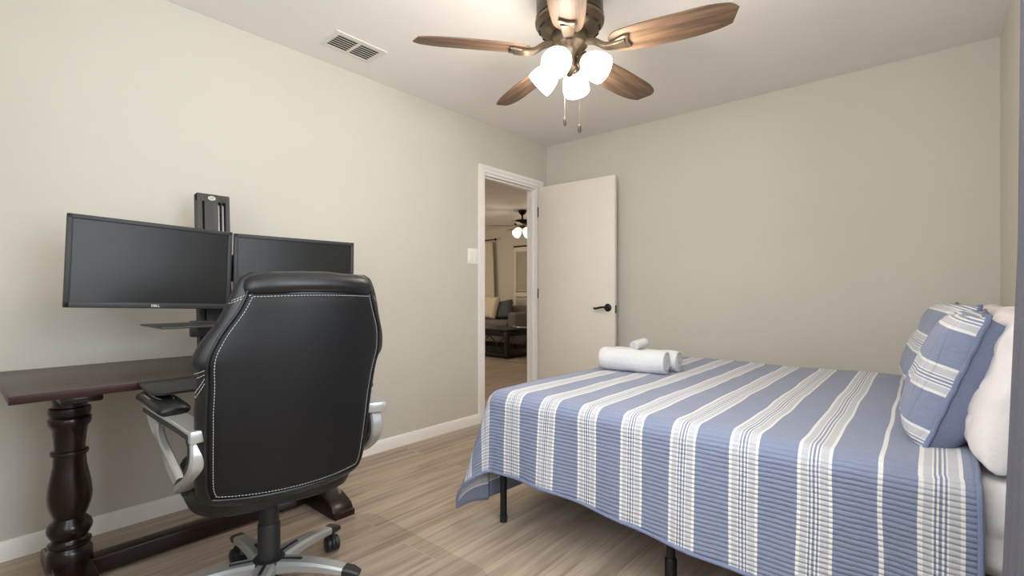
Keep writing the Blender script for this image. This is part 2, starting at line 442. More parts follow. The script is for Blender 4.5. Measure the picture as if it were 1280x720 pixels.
for z in (.2, 1.05, 1.8):
    b = B(); lathe(b, [(.006, -.045), (.006, .045)], 12, Matrix.Translation((-.006, -.014, z))); obj('hinge', b, M['blackmetal'], d)
# light switch
sw = thing('light_switch', 'white double rocker light switch plate on the wall beside the doorway', 'switch', (0, -.985, 1.345))
b = B(); box(b, (0, -.058, -.062), (.005, .058, .062), .002); obj('cover_plate', b, M['trim'], sw)
for y in (-.026, .026):
    b = B(); box(b, (.004, y-.016, -.034), (.009, y+.016, .034), .002, mtx=None); obj('rocker', b, mat('switch_plastic', srgb(246, 243, 236), .35), sw)
# ceiling vent
v = thing('ceiling_vent', 'white slotted air vent set in the ceiling near the left wall', 'vent', (.287, -2.215, HZ))
b = B(); X, Y = .1, .157
box(b, (-X, -Y, -.006), (-X+.026, Y, 0)); box(b, (X-.026, -Y, -.006), (X, Y, 0))
box(b, (-X+.026, -Y, -.006), (X-.026, -Y+.03, 0)); box(b, (-X+.026, Y-.03, -.006), (X-.026, Y, 0)); box(b, (-X+.026, -.008, -.006), (X-.026, .008, 0))
obj('frame', b, M['vent'], v)
b = B(); box(b, (-X+.01, -Y+.01, -.0015), (X-.01, Y-.01, -.0005)); obj('backing', b, M['dark'], v)
for i in range(7):
    x = -X+.033+i*.0222
    for y0, y1 in ((-Y+.028, -.006), (.006, Y-.028)):
        b = B(); box(b, (-.0065, y0, -.0006), (.0065, y1, .0006), mtx=Matrix.Translation((x, 0, -.005)) @ Matrix.Rotation(R(18), 4, 'Y')); obj('slat', b, M['vent'], v, flat=True)

# ------------------------------------------------------------------ ceiling fan
FC = Vector((1.475, -1.81, HZ))
fan = thing('ceiling_fan', 'five-blade flush ceiling fan with oak blades and four lit glass shades above the bed', 'ceiling fan', FC)
b = B()
lathe(b, [(0, 0), (.150, 0), (.155, -.012), (.155, -.075), (.150, -.092), (.158, -.098), (.158, -.108), (.145, -.120), (.138, -.135), (.125, -.150), (.10, -.165), (.085, -.17), (0, -.17)], 56)
obj('motor_housing', b, M['pewterdark'], fan)
b = B(); lathe(b, [(.10, -.120), (.150, -.112), (.162, -.120), (.160, -.132), (.150, -.140), (.146, -.152), (.125, -.168), (.10, -.178), (.085, -.182), (.08, -.17)], 56); obj('motor_bowl', b, M['pewter'], fan)
for k in range(12):
    a = 2*PI*k/12; b = B()
    box(b, (.136, -.020, -.1615), (.1445, .020, -.1525), .002, mtx=Matrix.Rotation(a, 4, 'Z')); obj('vent_slot', b, M['dark'], fan)
b = B()
lathe(b, [(0, -.165), (.078, -.165), (.084, -.175), (.084, -.235), (.076, -.244), (.060, -.252), (.052, -.27), (.04, -.30), (.034, -.33), (.03, -.345), (.02, -.355), (.012, -.372), (0, -.378)], 40)
obj('light_kit_body', b, M['pewter'], fan)
BZ = -.262
for i in range(5):
    ang = R(158+72*i)
    base = Matrix.Rotation(ang, 4, 'Z')
    tilt = Matrix.Translation((0, 0, BZ)) @ Matrix.Rotation(R(-13), 4, 'X')
    b = B()
    # outline of the blade
    top = [(.195, .040), (.215, .056), (.26, .068), (.34, .077), (.44, .081), (.55, .078), (.64, .066), (.690, .050), (.697, .044)]
    bot = [(.722, -.030), (.718, -.036), (.690, -.062), (.61, -.078), (.50, -.079), (.38, -.077), (.27, -.070), (.215, -.058), (.190, -.030)]
    poly = [(p.x, p.y) for p in smooth([(x, y, 0) for x, y in top], 4)] + [(p.x, p.y) for p in smooth([(x, y, 0) for x, y in bot], 4)]
    prism(b, poly, -.003, .003, tilt, .0012)
    bl = obj('blade', b, M['blade'], fan); bl.rotation_euler = (0, 0, ang)
    b = B()
    pts = smooth([(.075, 0, -.228), (.12, 0, -.238), (.17, 0, BZ-.008), (.215, 0, BZ-.014), (.262, 0, BZ-.010)], 5)
    n = len(pts)
    bar(b, pts, [.034+.026*(k/(n-1)) for k in range(n)], [.024-.006*(k/(n-1)) for k in range(n)])
    # flared shoe under the blade root
    prism(b, [(.205, -.022), (.262, -.040), (.285, -.036), (.275, 0), (.285, .036), (.262, .040), (.205, .022)], -.016, -.004, tilt, .003)
    br = obj('blade_bracket', b, M['pewter'], fan); br.rotation_euler = (0, 0, ang)
def shade_profile():
    o = [(.024, 0), (.030, .006), (.044, .022), (.056, .045), (.063, .070), (.066, .095), (.064, .118)]
    i = [(r-.003, z) for r, z in o][::-1]
    return o+i
SH = [190.6, 111, 8, -79.4]
KZ = -.30
for a in SH:
    h = Vector((math.cos(R(a)), math.sin(R(a)), 0)); dirn = (h*.80+Vector((0, 0, -.60))).normalized()
    p0 = Vector((0, 0, KZ)) + h*.042 + Vector((0, 0, .008)); 
    b = B(); tube(b, [Vector((0, 0, KZ))+h*.02, p0, p0+dirn*.03], .011, 12)
    lathe(b, [(0, 0), (.022, .0), (.030, .012), (.031, .03), (.027, .03), (0, .028)], 24, track(p0+dirn*.018, dirn))
    obj('lamp_holder', b, M['pewter'], fan)
    b = B(); lathe(b, shade_profile(), 36, track(p0+dirn*.036, dirn), cap=False); 
    sh = obj('lamp_shade', b, M['frost'], fan)
    b = B(); lathe(b, [(0, 0), (.013, 0), (.014, .02), (.026, .05), (.029, .068), (.024, .09), (.012, .1), (0, .102)], 20, track(p0+dirn*.04, dirn))
    obj('bulb', b, emis('lit_bulb', (1, .9, .75, 1), 12), fan)
for (dx, dy, z0, z1) in ((-.018, -.012, -.35, -.565), (.040, .024, -.345, -.60)):
    b = B(); n = int((z0-z1)/.006)
    tube(b, [(dx, dy, z0+.02), (dx, dy, z1)], .0016, 6); pc = obj('pull_chain', b, M['chain'], fan)
    b = B(); lathe(b, [(0, z1+.004), (.004, z1), (.007, z1-.012), (.0075, z1-.03), (.005, z1-.04), (0, z1-.042)], 14, Matrix.Translation((dx, dy, 0))); obj('pull_knob', b, M['pewterdark'], pc)

# ------------------------------------------------------------------ desk
YA, YB, XF = -3.592, -2.38, .70
desk = thing('desk', 'dark espresso trestle desk with turned legs against the left wall', 'desk', (.37, (YA+YB)/2, 0))
def loc(x, y, z): return (x-.37, y-(YA+YB)/2, z)
b = B(); box(b, loc(.035, YA, .717), loc(XF, YB, .746), .0025); obj('desktop', b, M['espresso_top'], desk)
b = B(); box(b, loc(XF-.002, YA+.001, .719), loc(XF+.0015, YB-.001, .7435), .001); obj('edge_band', b, M['mahogany'], desk)
LY = (-3.42, -2.50); LX = .395
for y in LY:
    b = B()
    prof = [(0, .07), (.078, .07), (.08, .078), (.078, .125), (.072, .132), (.066, .140), (.074, .147), (.074, .155), (.062, .163), (.060, .17),
            (.066, .178), (.076, .195), (.078, .208), (.072, .224), (.058, .236), (.054, .243), (.057, .250), (.066, .268), (.075, .298), (.077, .325),
            (.073, .36), (.064, .40), (.057, .43), (.055, .466), (.064, .470), (.066, .476), (.064, .482), (.054, .485), (.053, .495), (.056, .53), (.061, .565),
            (.070, .575), (.074, .585), (.074, .600), (.066, .608), (.070, .613), (.073, .625), (.071, .637), (.060, .642), (.058, .655), (.064, .672), (.064, .69), (0, .69)]
    prof = [(r*.82, z) for r, z in prof]
    lathe(b, prof, 40, Matrix.Translation(loc(LX, y, 0))); obj('leg', b, M['espresso_z'], desk)
    b = B()
    sec = [(.12, 0), (.12, .03), (.135, .055), (.20, .08), (.24, .088), (.55, .088), (.59, .080), (.655, .052), (.668, .030), (.684, .026), (.684, 0)]
    m_ = Matrix(((1, 0, 0, -.37), (0, 0, 1, y-(YA+YB)/2), (0, 1, 0, 0), (0, 0, 0, 1)))
    prism(b, sec, -.052, .052, m_, .004); obj('foot', b, M['espresso_x'], desk)
    b = B(); box(b, loc(.10, y-.055, .688), loc(.645, y+.055, .714), .008); obj('cleat', b, M['espresso_x'], desk)
b = B(); box(b, loc(LX-.035, LY[0]+.05, .012), loc(LX+.035, LY[1]-.05, .075), .006); obj('stretcher', b, M['espresso_y'], desk)

# ------------------------------------------------------------------ sit-stand converter
cv = thing('monitor_stand', 'dark sit-stand monitor stand with column, shelf and keyboard tray on the desk', 'monitor stand', (.30, -2.93, .746))
def cl(x, y, z): return (x-.30, y+2.93, z-.746)
b = B(); box(b, cl(.10, -2.95, .747), cl(.50, -2.78, .762), .004); obj('base_plate', b, M['charcoal'], cv)
tl = Matrix.Translation(cl(.32, -2.925, .76)) @ Matrix.Rotation(R(-3.5), 4, 'Y')
b = B(); box(b, (-.022, -.066, 0), (.0, .066, .735), .004, mtx=tl)
for y0, y1 in ((-.066, -.046), (-.038, .018), (.030, .034), (.048, .066)): box(b, (0, y0, 0), (.024, y1, .735), .003, mtx=tl)
box(b, (0, -.066, .70), (.022, .066, .735), .003, mtx=tl)
obj('column', b, M['charcoal'], cv)
for y in (.024, .041):
    b = B(); box(b, (.0, y-.003, .45), (.012, y+.003, .69), .001, mtx=tl); obj('rail', b, M['silver'], cv)
b = B(); lathe(b, [(0, 0), (.0135, 0), (.0135, .001), (0, .001)], 28, tl @ Matrix.Translation((.0245, -.008, .716)) @ Matrix.Rotation(PI/2, 4, 'Y') @ Matrix.Diagonal((.75, 1.15, 1, 1))); lg = obj('oval_badge', b, M['thread'], cv)
b = B()
for z in (-.0035, 0, .0035): box(b, (.0256, -.016, .7155+z), (.0262, -.001, .7165+z), 0, mtx=tl)
obj('badge_mark', b, M['charcoal'], lg)
b = B(); box(b, cl(.49, -3.235, .925), cl(.775, -2.60, .932), .003); obj('work_shelf', b, M['charcoal'], cv)
b = B()
for y in (-3.0, -2.85): bar(b, [cl(.335, y, .90), cl(.60, y, .918)], .02, .02)
box(b, cl(.33, -3.03, .86), cl(.365, -2.82, .93), .004)
obj('shelf_bracket', b, M['charcoal'], cv)
b = B(); box(b, cl(.36, -2.98, 1.10), cl(.40, -2.86, 1.22), .005); box(b, cl(.375, -3.18, 1.145), cl(.40, -2.60, 1.175), .004); obj('crossbar', b, M['charcoal'], cv)
# keyboard tray
b = B()
poly = [(.705, -3.285), (.86, -3.30), (.955, -3.295), (.975, -3.275), (.975, -2.63), (.955, -2.61), (.86, -2.60), (.705, -2.615)]
prism(b, [(x-.30, y+2.93) for x, y in poly], .735-.746, .741-.746, bev=.001); tr = obj('keyboard_tray', b, M['charcoal'], cv)
b = B(); tube(b, [cl(x, y, .742) for x, y in poly], .0035, 8, closed=True); obj('tray_rim', b, M['blackplastic'], tr)
b = B(); box(b, cl(.55, -2.97, .748), cl(.72, -2.89, .756), .002); box(b, cl(.70, -2.99, .71), cl(.80, -2.87, .735), .004); obj('tray_support', b, M['charcoal'], cv)

# monitors
def monitor(p, q, zt, zb, roll, label, cat='monitor'):
    """panel from left edge p to right edge q (plan), top and bottom height"""
    p = Vector((p[0], p[1], 0)); q = Vector((q[0], q[1], 0)); w = (q-p).length; h = zt-zb
    c = (p+q)/2; rz = math.atan2((q-p).y, (q-p).x)
    t = thing('monitor', label, cat, (c.x, c.y, (zt+zb)/2), 0)
    t.rotation_euler = (0, roll, rz)     # local x = width, -y = towards the viewer, roll about local y
    t.rotation_mode = 'XYZ'
    B0 = .0165; BB = .022
    b = B()
    box(b, (-w/2, -.010, h/2-B0), (w/2, .012, h/2), .003); box(b, (-w/2, -.010, -h/2), (w/2, .012, -h/2+BB), .003)
    box(b, (-w/2, -.010, -h/2), (-w/2+B0, .012, h/2), .003); box(b, (w/2-B0, -.010, -h/2), (w/2, .012, h/2), .003)
    obj('bezel', b, M['bezel'], t)
    b = B(); box(b, (-w/2+B0*.8, -.0055, -h/2+BB*.8), (w/2-B0*.8, .008, h/2-B0*.8)); obj('screen', b, M['screen'], t, flat=True)
    b = B(); box(b, (-w/2+.01, .010, -h/2+.012), (w/2-.01, .03, h/2-.01), .008); box(b, (-.12, .028, -.10), (.12, .05, .09), .01); obj('back_shell', b, M['blackplastic'], t)
    b = B(); box(b, (-.05, .048, -.05), (.05, .058, .05), .003); obj('mount_plate', b, M['charcoal'], t)
    text_mesh('logo', 'DELL', .0125, M['thread'], t, Matrix.Translation((.0, -.0106, -h/2+BB*.45)) @ Matrix.Rotation(PI/2, 4, 'X'), bold=.0004)
    return t
monitor((.45, -3.44), (.452, -2.908), 1.322, .989, R(2.0), 'left black monitor with its whole dark screen in view over the desk')
monitor((.455, -2.898), (.54, -2.371), 1.306, .985, R(.6), 'right black monitor partly hidden behind the office chair back')

# ------------------------------------------------------------------ office chair
ch = thing('office_chair', 'black leather executive chair with silver arms and star base at the desk', 'office chair', (1.01, -2.98, .0024), R(82))
def DX(z): return interp([(.72, 0), (.86, .011), (.97, .028), (1.05, .034), (1.1, .034)], z)
HW = [(.42, .15), (.435, .215), (.46, .240), (.52, .250), (.60, .252), (.70, .255), (.79, .258), (.825, .262), (.86, .276), (.90, .268), (.97, .236), (1.03, .216), (1.07, .202), (1.095, .188), (1.105, .17)]
TH = [(.42, .05), (.44, .09), (.48, .12), (.60, .125), (.80, .12), (1.0, .11), (1.07, .09), (1.105, .05)]
def cy(z): return -.225 - (z-.45)*.17 + .06*max(0, (.75-z))**1.0*0 - .02*math.sin((z-.42)/.68*PI)
def back_pt(x, z, side=-1, off=0):
    hw = interp(HW, z); th = interp(TH, z)/2; k = min(1, abs(x)/hw)
    dep = th*(1-k**3.2)**(1/2.4)
    wrap = .045*(x/.27)**2
    return Vector((x, cy(z)+side*(dep+off)+wrap, z))
def backrest():
    b = bmesh.new(); rows = []; nz = 60; na = 72
    for i in range(nz+1):
        z = .42+(1.105-.42)*i/nz; hw = interp(HW, z); th = interp(TH, z)/2; row = []
        for k in range(na):
            a = 2*PI*k/na; c, s = math.cos(a), math.sin(a)
            x = hw*math.copysign(abs(c)**(2/2.6), c); y = th*math.copysign(abs(s)**(2/2.6), s)
            notch = .006*math.exp(-((z-.825)/.008)**2)*(abs(c)**4)
            row.append(b.verts.new((x-math.copysign(notch, x)+DX(z), cy(z)+y+.045*(x/.27)**2, z)))
        rows.append(row)
    for A, C in zip(rows, rows[1:]):
        for k in range(na): b.faces.new((A[k], A[(k+1) % na], C[(k+1) % na], C[k]))
    b.faces.new(rows[0][::-1]); b.faces.new(rows[-1])
    bmesh.ops.recalc_face_normals(b, faces=b.faces[:])
    return b
bk = obj('backrest', backrest(), M['leather'], ch)
def rear_y(x, z):
    hw = interp(HW, z); th = interp(TH, z)/2; k = min(.999, abs(x)/hw)
    return cy(z) - th*(1-k**2.6)**(1/2.6) + .045*(x/.27)**2
# rear panel: slightly raised taut sheet
PW = [(.46, .205), (.50, .219), (.60, .224), (.70, .227), (.79, .231), (.86, .238), (.92, .226), (1.0, .190), (1.045, .174)]
b = bmesh.new(); rows = []; nz, nx = 50, 36
for i in range(nz+1):
    z = .465+(1.045-.465)*i/nz; w = interp(PW, z); row = []
    for k in range(nx+1):
        x = -w+2*w*k/nx; e = min(1, (w-abs(x))/.012)*min(1, (z-.465)/.012)*min(1, (1.045-z)/.012)
        row.append(b.verts.new((x+DX(z), rear_y(x, z)-.0005-.005*max(0, e)**.5, z)))
    rows.append(row)
for A, C in zip(rows, rows[1:]):
    for k in range(nx): b.faces.new((A[k], A[k+1], C[k+1], C[k]))
bmesh.ops.recalc_face_normals(b, faces=b.faces[:])
obj('back_panel', b, M['leatherm'], ch)
def seam_loop(dw, zlo, zhi):
    pts = []
    for i in range(61):
        z = zlo+(zhi-zlo)*i/60; pts.append((-(interp(PW, z)+dw), z))
    w = interp(PW, zhi)+dw
    for k in range(1, 20): pts.append((-w+2*w*k/20, zhi+.004*math.sin(PI*k/20)))
    for i in range(61):
        z = zhi-(zhi-zlo)*i/60; pts.append((interp(PW, z)+dw, z))
    w = interp(PW, zlo)+dw
    for k in range(1, 24): pts.append((w-2*w*k/24, zlo-.010*math.sin(PI*k/24)))
    return pts
b = B(); tube(b, [Vector((x+DX(z), rear_y(x, z)-.003, z)) for x, z in seam_loop(.006, .462, 1.05)], .0042, 8, closed=True, up=(0, -1, 0)); obj('piping', b, M['leather'], ch)
def dashes(bm, pts, r=.0007, dash=.005, gap=.0035):
    pts = [Vector(p) for p in pts]; acc = 0; cur = [pts[0]]; on = True
    for a, c in zip(pts, pts[1:]):
        seglen = (c-a).length; pos = 0
        while seglen-pos > 1e-9:
            need = (dash if on else gap)-acc
            if seglen-pos < need: acc += seglen-pos; pos = seglen
            else:
                pos += need; p = a+(c-a)*(pos/seglen); acc = 0
                if on: 
                    if (p-cur[-1]).length > 1e-5: tube(bm, [cur[-1], p], r, 5)
                else: cur = [p]
                on = not on
b = B()
lp = [Vector((x+DX(z), rear_y(x, z)-.0065, z)) for x, z in seam_loop(-.008, .474, 1.036)]; lp.append(lp[0]); dashes(b, lp)
for s in (-1, 1):   # double rows on the side bolsters
    for z0, z1 in ((.838, .826), (.826, .814), (.815, .772), (.802, .760)):
        pts = []
        for k in range(13):
            f = k/12; x = s*(interp(PW, z0)+.012+(interp(HW, z0)-interp(PW, z0)-.012)*f*.985); z = z0+(z1-z0)*(f if z1 < z0-.02 else f)
            pts.append(Vector((x+DX(z), rear_y(x, z)-.0012, z)))
        dashes(b, pts)
    for dz in (0, .007):
        pts = []
        for k in range(13):
            f = k/12; z = 1.045+dz-.028*f; x = s*(.165+(interp(HW, z)-.167)*f); pts.append(Vector((x+DX(z), rear_y(x, z)-.0015, z)))
        dashes(b, pts)
st = obj('stitching', b, M['thread'], ch, flat=True); st['kind'] = 'stuff'
# head roll
b = bmesh.new(); rows = []; nx = 44; na = 28
for i in range(nx+1):
    x = -.193+.386*i/nx; k = abs(x)/.193; f = (1-k**7)**(1/2.2) if k < 1 else 0; f = max(f, .02)
    z0 = 1.073-.012*k*k; row = []
    puck = .0025*math.sin(x*55)*k*k+.002*noise.noise(Vector((x*18, 0, 3)))
    for j in range(na):
        a = 2*PI*j/na
        row.append(b.verts.new((x+.034, cy(1.06)+.052*f*math.cos(a)-.008+.045*(x/.27)**2, z0+(.038*f+puck)*math.sin(a))))
    rows.append(row)
for A, C in zip(rows, rows[1:]):
    for k in range(na): b.faces.new((A[k], A[(k+1) % na], C[(k+1) % na], C[k]))
b.faces.new(rows[0]); b.faces.new(rows[-1]); bmesh.ops.recalc_face_normals(b, faces=b.faces[:])
obj('headrest_roll', b, M['leather'], ch)
# seat
b = bmesh.new(); rows = []; 
for i, (z, e) in enumerate([(.375, .03), (.385, .01), (.41, 0), (.45, 0), (.475, .012), (.488, .04), (.49, .09), (.487, .16)]):
    row = []
    for k in range(56):
        a = 2*PI*k/56; c, s = math.cos(a), math.sin(a)
        row.append(b.verts.new(((.252-e)*math.copysign(abs(c)**.55, c), .03+(.245-e)*math.copysign(abs(s)**.55, s), z)))
    rows.append(row)
for A, C in zip(rows, rows[1:]):
    for k in range(56): b.faces.new((A[k], A[(k+1) % 56], C[(k+1) % 56], C[k]))
b.faces.new(rows[0]); b.faces.new(rows[-1]); bmesh.ops.recalc_face_normals(b, faces=b.faces[:])
obj('seat', b, M['leather'], ch)
b = B(); box(b, (-.09, -.10, .34), (.09, .12, .378), .01); box(b, (-.03, -.20, .362), (.03, -.08, .384), .006)
obj('tilt_mechanism', b, M['blackmetal'], ch)
b = B(); tube(b, [(.08, .04, .36), (.20, .05, .35), (.235, .06, .325)], .006, 8); tube(b, smooth([(.225, .062, .335), (.242, .06, .315), (.262, .055, .285), (.27, .05, .262)], 4), [.006, .010, .014, .017, .019, .020, .021, .021, .020, .018, .016, .012, .006], 14, sy=[.005]*13); obj('tilt_lever', b, M['silver'], ch)
b = B(); lathe(b, [(0, .12), (.036, .12), (.036, .245), (.034, .25), (.032, .25), (.031, .345), (0, .345)], 32); obj('gas_lift', b, M['blackplastic'], ch)
b = B(); lathe(b, [(0, .07), (.05, .07), (.056, .085), (.056, .118), (.05, .128), (.038, .132), (0, .132)], 32); obj('base_hub', b, M['blackplastic'], ch)
for a0 in (25, 97, 169, 241, 313):
    rt = Matrix.Rotation(R(a0), 4, 'Z')
    b = B()
    pts = smooth([(.045, 0, .104), (.12, 0, .110), (.20, 0, .108), (.285, 0, .098)], 5); n = len(pts)
    bar(b, [rt @ p for p in pts], [.068-.024*(k/(n-1)) for k in range(n)], [.046-.020*(k/(n-1)) for k in range(n)]); lg = obj('base_leg', b, M['silver'], ch)
    b = B(); bar(b, [rt @ Vector(p) for p in ((.272, 0, .0995), (.30, 0, .0965), (.325, 0, .089))], [.047, .046, .034], [.029, .028, .018]); obj('end_cap', b, M['blackplastic'], lg)
    b = B(); bar(b, [rt @ Vector(p) for p in ((.05, 0, .1275), (.12, 0, .1315))], .010, .006); obj('inlay', b, M['blackplastic'], lg)
    b = B(); sw_ = rt @ Matrix.Translation((.300, 0, 0)) @ Matrix.Rotation(R(a0*1.7+20), 4, 'Z')
    lathe(b, [(0, .05), (.007, .05), (.007, .092), (0, .092)], 12, rt @ Matrix.Translation((.300, 0, 0)))
    for s in (-1, 1):
        lathe(b, [(0, 0), (.026, 0), (.0305, .005), (.0305, .019), (.024, .024), (0, .024)], 24, sw_ @ Matrix.Translation((.012, 0, .0305)) @ track((0, s*.002, 0), (0, s, 0)))
    tube(b, [sw_ @ Vector((.012+.032*math.cos(t), 0, .0305+.032*math.sin(t))) for t in [R(x) for x in range(20, 201, 20)]], .009, 8)
    obj('caster', b, M['blackplastic'], ch)
# arms
for s in (-1, 1):
    AX = .018
    def P(a, w, z): return Vector((s*w+AX, a, z))
    b = B()
    pts = smooth([P(-.262, .256, .662), P(-.13, .280, .671), P(.0, .306, .679), P(.10, .322, .682), P(.20, .328, .676)], 5); n = len(pts)
    bar(b, pts, .060, .012); arm = obj('armrest', b, M['silver'], ch)
    b = B(); bar(b, [p-Vector((0, 0, .017)) for p in pts[1:]], [.052]*(n-1), [.024]*(n-1)); bar(b, [pts[0]+Vector((0, .004, -.004)), pts[1]+Vector((0, 0, -.010))], .058, .018)
    obj('arm_shell', b, M['blackplastic'], arm)
    b = B(); box(b, (-.033, -.010, -.017), (.033, .010, .017), .005, mtx=Matrix.Translation(pts[0]+Vector((0, 0, -.007))) @ Matrix.Rotation(R(-s*12), 4, 'Z')); obj('arm_end', b, M['silver'], arm)
    b = B(); pts = smooth([P(-.070, .291, .686), P(-.05, .296, .694), P(.0, .308, .702), P(.10, .324, .710), P(.19, .330, .704), P(.212, .330, .692)], 5); n = len(pts)
    ee = [(1-(1-min(1, min(k, n-1-k)/6))**2)**.5 for k in range(n)]
    tube(b, pts, [.012+.033*e_ for e_ in ee], 20, up=(0, 0, 1), sy=[.006+.014*e_ for e_ in ee])
    obj('arm_pad', b, M['leather'], arm)
    b = B()
    for o, dz, la in ((.024, .0185, .100), (.034, .0135, .118)):
        lp = []
        for k in range(49):
            a = 2*PI*k/48; aa = .072+la*math.cos(a)
            zc = interp([(-.07, .690), (0, .702), (.10, .710), (.19, .703)], aa); wc = interp([(-.07, .291), (0, .308), (.10, .324), (.2, .330)], aa)
            lp.append(Vector((s*wc+AX+o*math.sin(a), aa, zc+dz)))
        dashes(b, lp, .0006)
    stt = obj('pad_stitching', b, M['thread'], arm, flat=True); stt['kind'] = 'stuff'
    b = B()
    pts = smooth([P(.185, .328, .665), P(.13, .318, .60), P(.06, .300, .53), P(-.005, .278, .460)], 6); bar(b, pts, .042, .024, up=(0, .7, .7))
    obj('front_strut', b, M['silver'], arm)
    b = B()
    pts = smooth([P(-.228, .260, .645), P(-.246, .262, .59), P(-.222, .266, .545), P(-.145, .272, .495), P(-.05, .276, .452)], 6); bar(b, pts, .042, .028, up=(0, .9, .4))
    obj('rear_strut', b, M['silver'], arm)
    b = B(); box(b, (min(s*.20, s*.262), -.07, .43), (max(s*.20, s*.262), .03, .460), .006); obj('arm_mount', b, M['blackplastic'], arm)
    b = B(); bar(b, [P(-.10, .268, .655), P(-.165, .262, .60), P(-.155, .262, .55), P(-.11, .266, .51)], .030, .03, up=(0, .9, .4)); obj('arm_liner', b, M['blackplastic'], arm)
    for a, w, z in ((-.200, .262, .575), (-.05, .274, .468)):
        b = B(); lathe(b, [(0, 0), (.008, 0), (.008, .006), (0, .007)], 14, track(P(a-.012, w+.002, z), (0, -1, .2))); obj('arm_bolt', b, M['blackplastic'], arm)

# clear chair mat
m, nt, p = new_mat('clear_vinyl'); nt.nodes.remove(p)
out = nt.nodes['Material Output']; tr_ = N(nt, 'ShaderNodeBsdfTransparent'); tr_.inputs[0].default_value = (.975, .973, .970, 1)
gl = N(nt, 'ShaderNodeBsdfGlossy'); gl.inputs['Roughness'].default_value = .22; gl.inputs['Color'].default_value = (1, 1, 1, 1)
mx = N(nt, 'ShaderNodeMixShader'); mx.inputs[0].default_value = .06; L(nt, tr_.outputs[0], mx.inputs[1]); L(nt, gl.outputs[0], mx.inputs[2]); L(nt, mx.outputs[0], out.inputs[0])
M['vinyl'] = m
b = B(); pl = []
mx0, mx1, my0, my1, rr = .69, 1.55, -3.85, -2.385, .10
for cx, cyy, a0 in ((mx1-rr, my1-rr, 0), (mx0+rr, my1-rr, 90), (mx0+rr, my0+rr, 180), (mx1-rr, my0+rr, 270)):
    for k in range(9): a = R(a0+k*90/8); pl.append((cx+rr*math.cos(a), cyy+rr*math.sin(a)))
prism(b, pl, 0, .0022, bev=.0008)
tag(obj('chair_mat', b, M['vinyl']), 'clear plastic chair mat with rounded corners under the office chair', 'chair mat')

# ------------------------------------------------------------------ bed
FX, NY, BYF, ZT = 1.215, -2.125, -.345, .612     # foot edge, near edge, far edge, top of the quilt
bf = thing('bed_frame', 'black metal platform bed frame under the striped quilt', 'bed frame', (2.1, -1.22, 0))
def bl(x, y, z): return (x-2.1, y+1.22, z)
FX0, FX1, FY0, FY1 = 1.25, 2.99, -2.05, -.42
b = B()
for y in (FY0, FY1): box(b, bl(FX0, y-.015, .30), bl(FX1, y+.015, .345), .003)
for x in (FX0, FX1): box(b, bl(x-.015, FY0, .30), bl(x+.015, FY1, .345), .003)
obj('rail', b, M['blackmetal'], bf)
b = B(); box(b, bl(FX0, -1.25, .30), bl(FX1, -1.22, .34), .003); obj('centre_beam', b, M['blackmetal'], bf)
for i in range(9):
    x = FX0+.1+i*.2; b = B(); box(b, bl(x-.03, FY0+.01, .335), bl(x+.03, FY1-.01, .346), .003); obj('slat', b, M['blackmetal'], bf)
for x in (FX0+.02, 2.06, FX1-.02):
    for y in (FY0+.005, -1.235, FY1-.005):
        b = B(); lathe(b, [(0, .02), (.0155, .02), (.0155, .33), (0, .33)], 20, Matrix.Translation(bl(x, y, 0)))
        if x == 2.06: lathe(b, [(.0, .0), (.021, .0), (.021, .11), (.018, .115), (0, .115)], 20, Matrix.Translation(bl(x, y, 0)))
        g = obj('leg', b, M['blackmetal'], bf)
        b = B(); lathe(b, [(0, 0), (.0165, 0), (.0175, .03), (0, .03)], 20, Matrix.Translation(bl(x, y, 0))); obj('foot_cap', b, M['blackplastic'], g)
# mattress
def rbox(bm, a, c, r, nx, ny, nz, disp=None):
    """rounded box with subdivided faces"""
    t = bmesh.new(); a = Vector(a); c = Vector(c); cen = (a+c)/2; h = (c-a)/2
    bmesh.ops.create_cube(t, size=2)
    bmesh.ops.subdivide_edges(t, edges=t.edges[:], cuts=max(nx, ny, nz), use_grid_fill=True)
    for v in t.verts:
        p = Vector((v.co.x*h.x, v.co.y*h.y, v.co.z*h.z))
        q = Vector([max(-(h[i]-r), min(h[i]-r, p[i])) for i in range(3)])
        d_ = p-q
        if d_.length > 1e-6: p = q+d_.normalized()*r
        if disp: p = disp(p+cen)-cen
        v.co = p+cen
    join(bm, t)
def wr(p):
    y = p.y
    if p.y < -1.9:
        p = p+Vector((0, -.008*noise.noise(Vector((p.x*9, 2, p.z*22)))-.006*math.sin(p.z*60+p.x*14), 0))
    return p
b = B(); rbox(b, (1.245, -2.075, .347), (3.035, -.40, .585), .05, 50, 50, 50, wr)
mt = obj('mattress', b, M['sheet']); tag(mt, 'thick mattress in a white fitted sheet on the black bed frame', 'mattress')
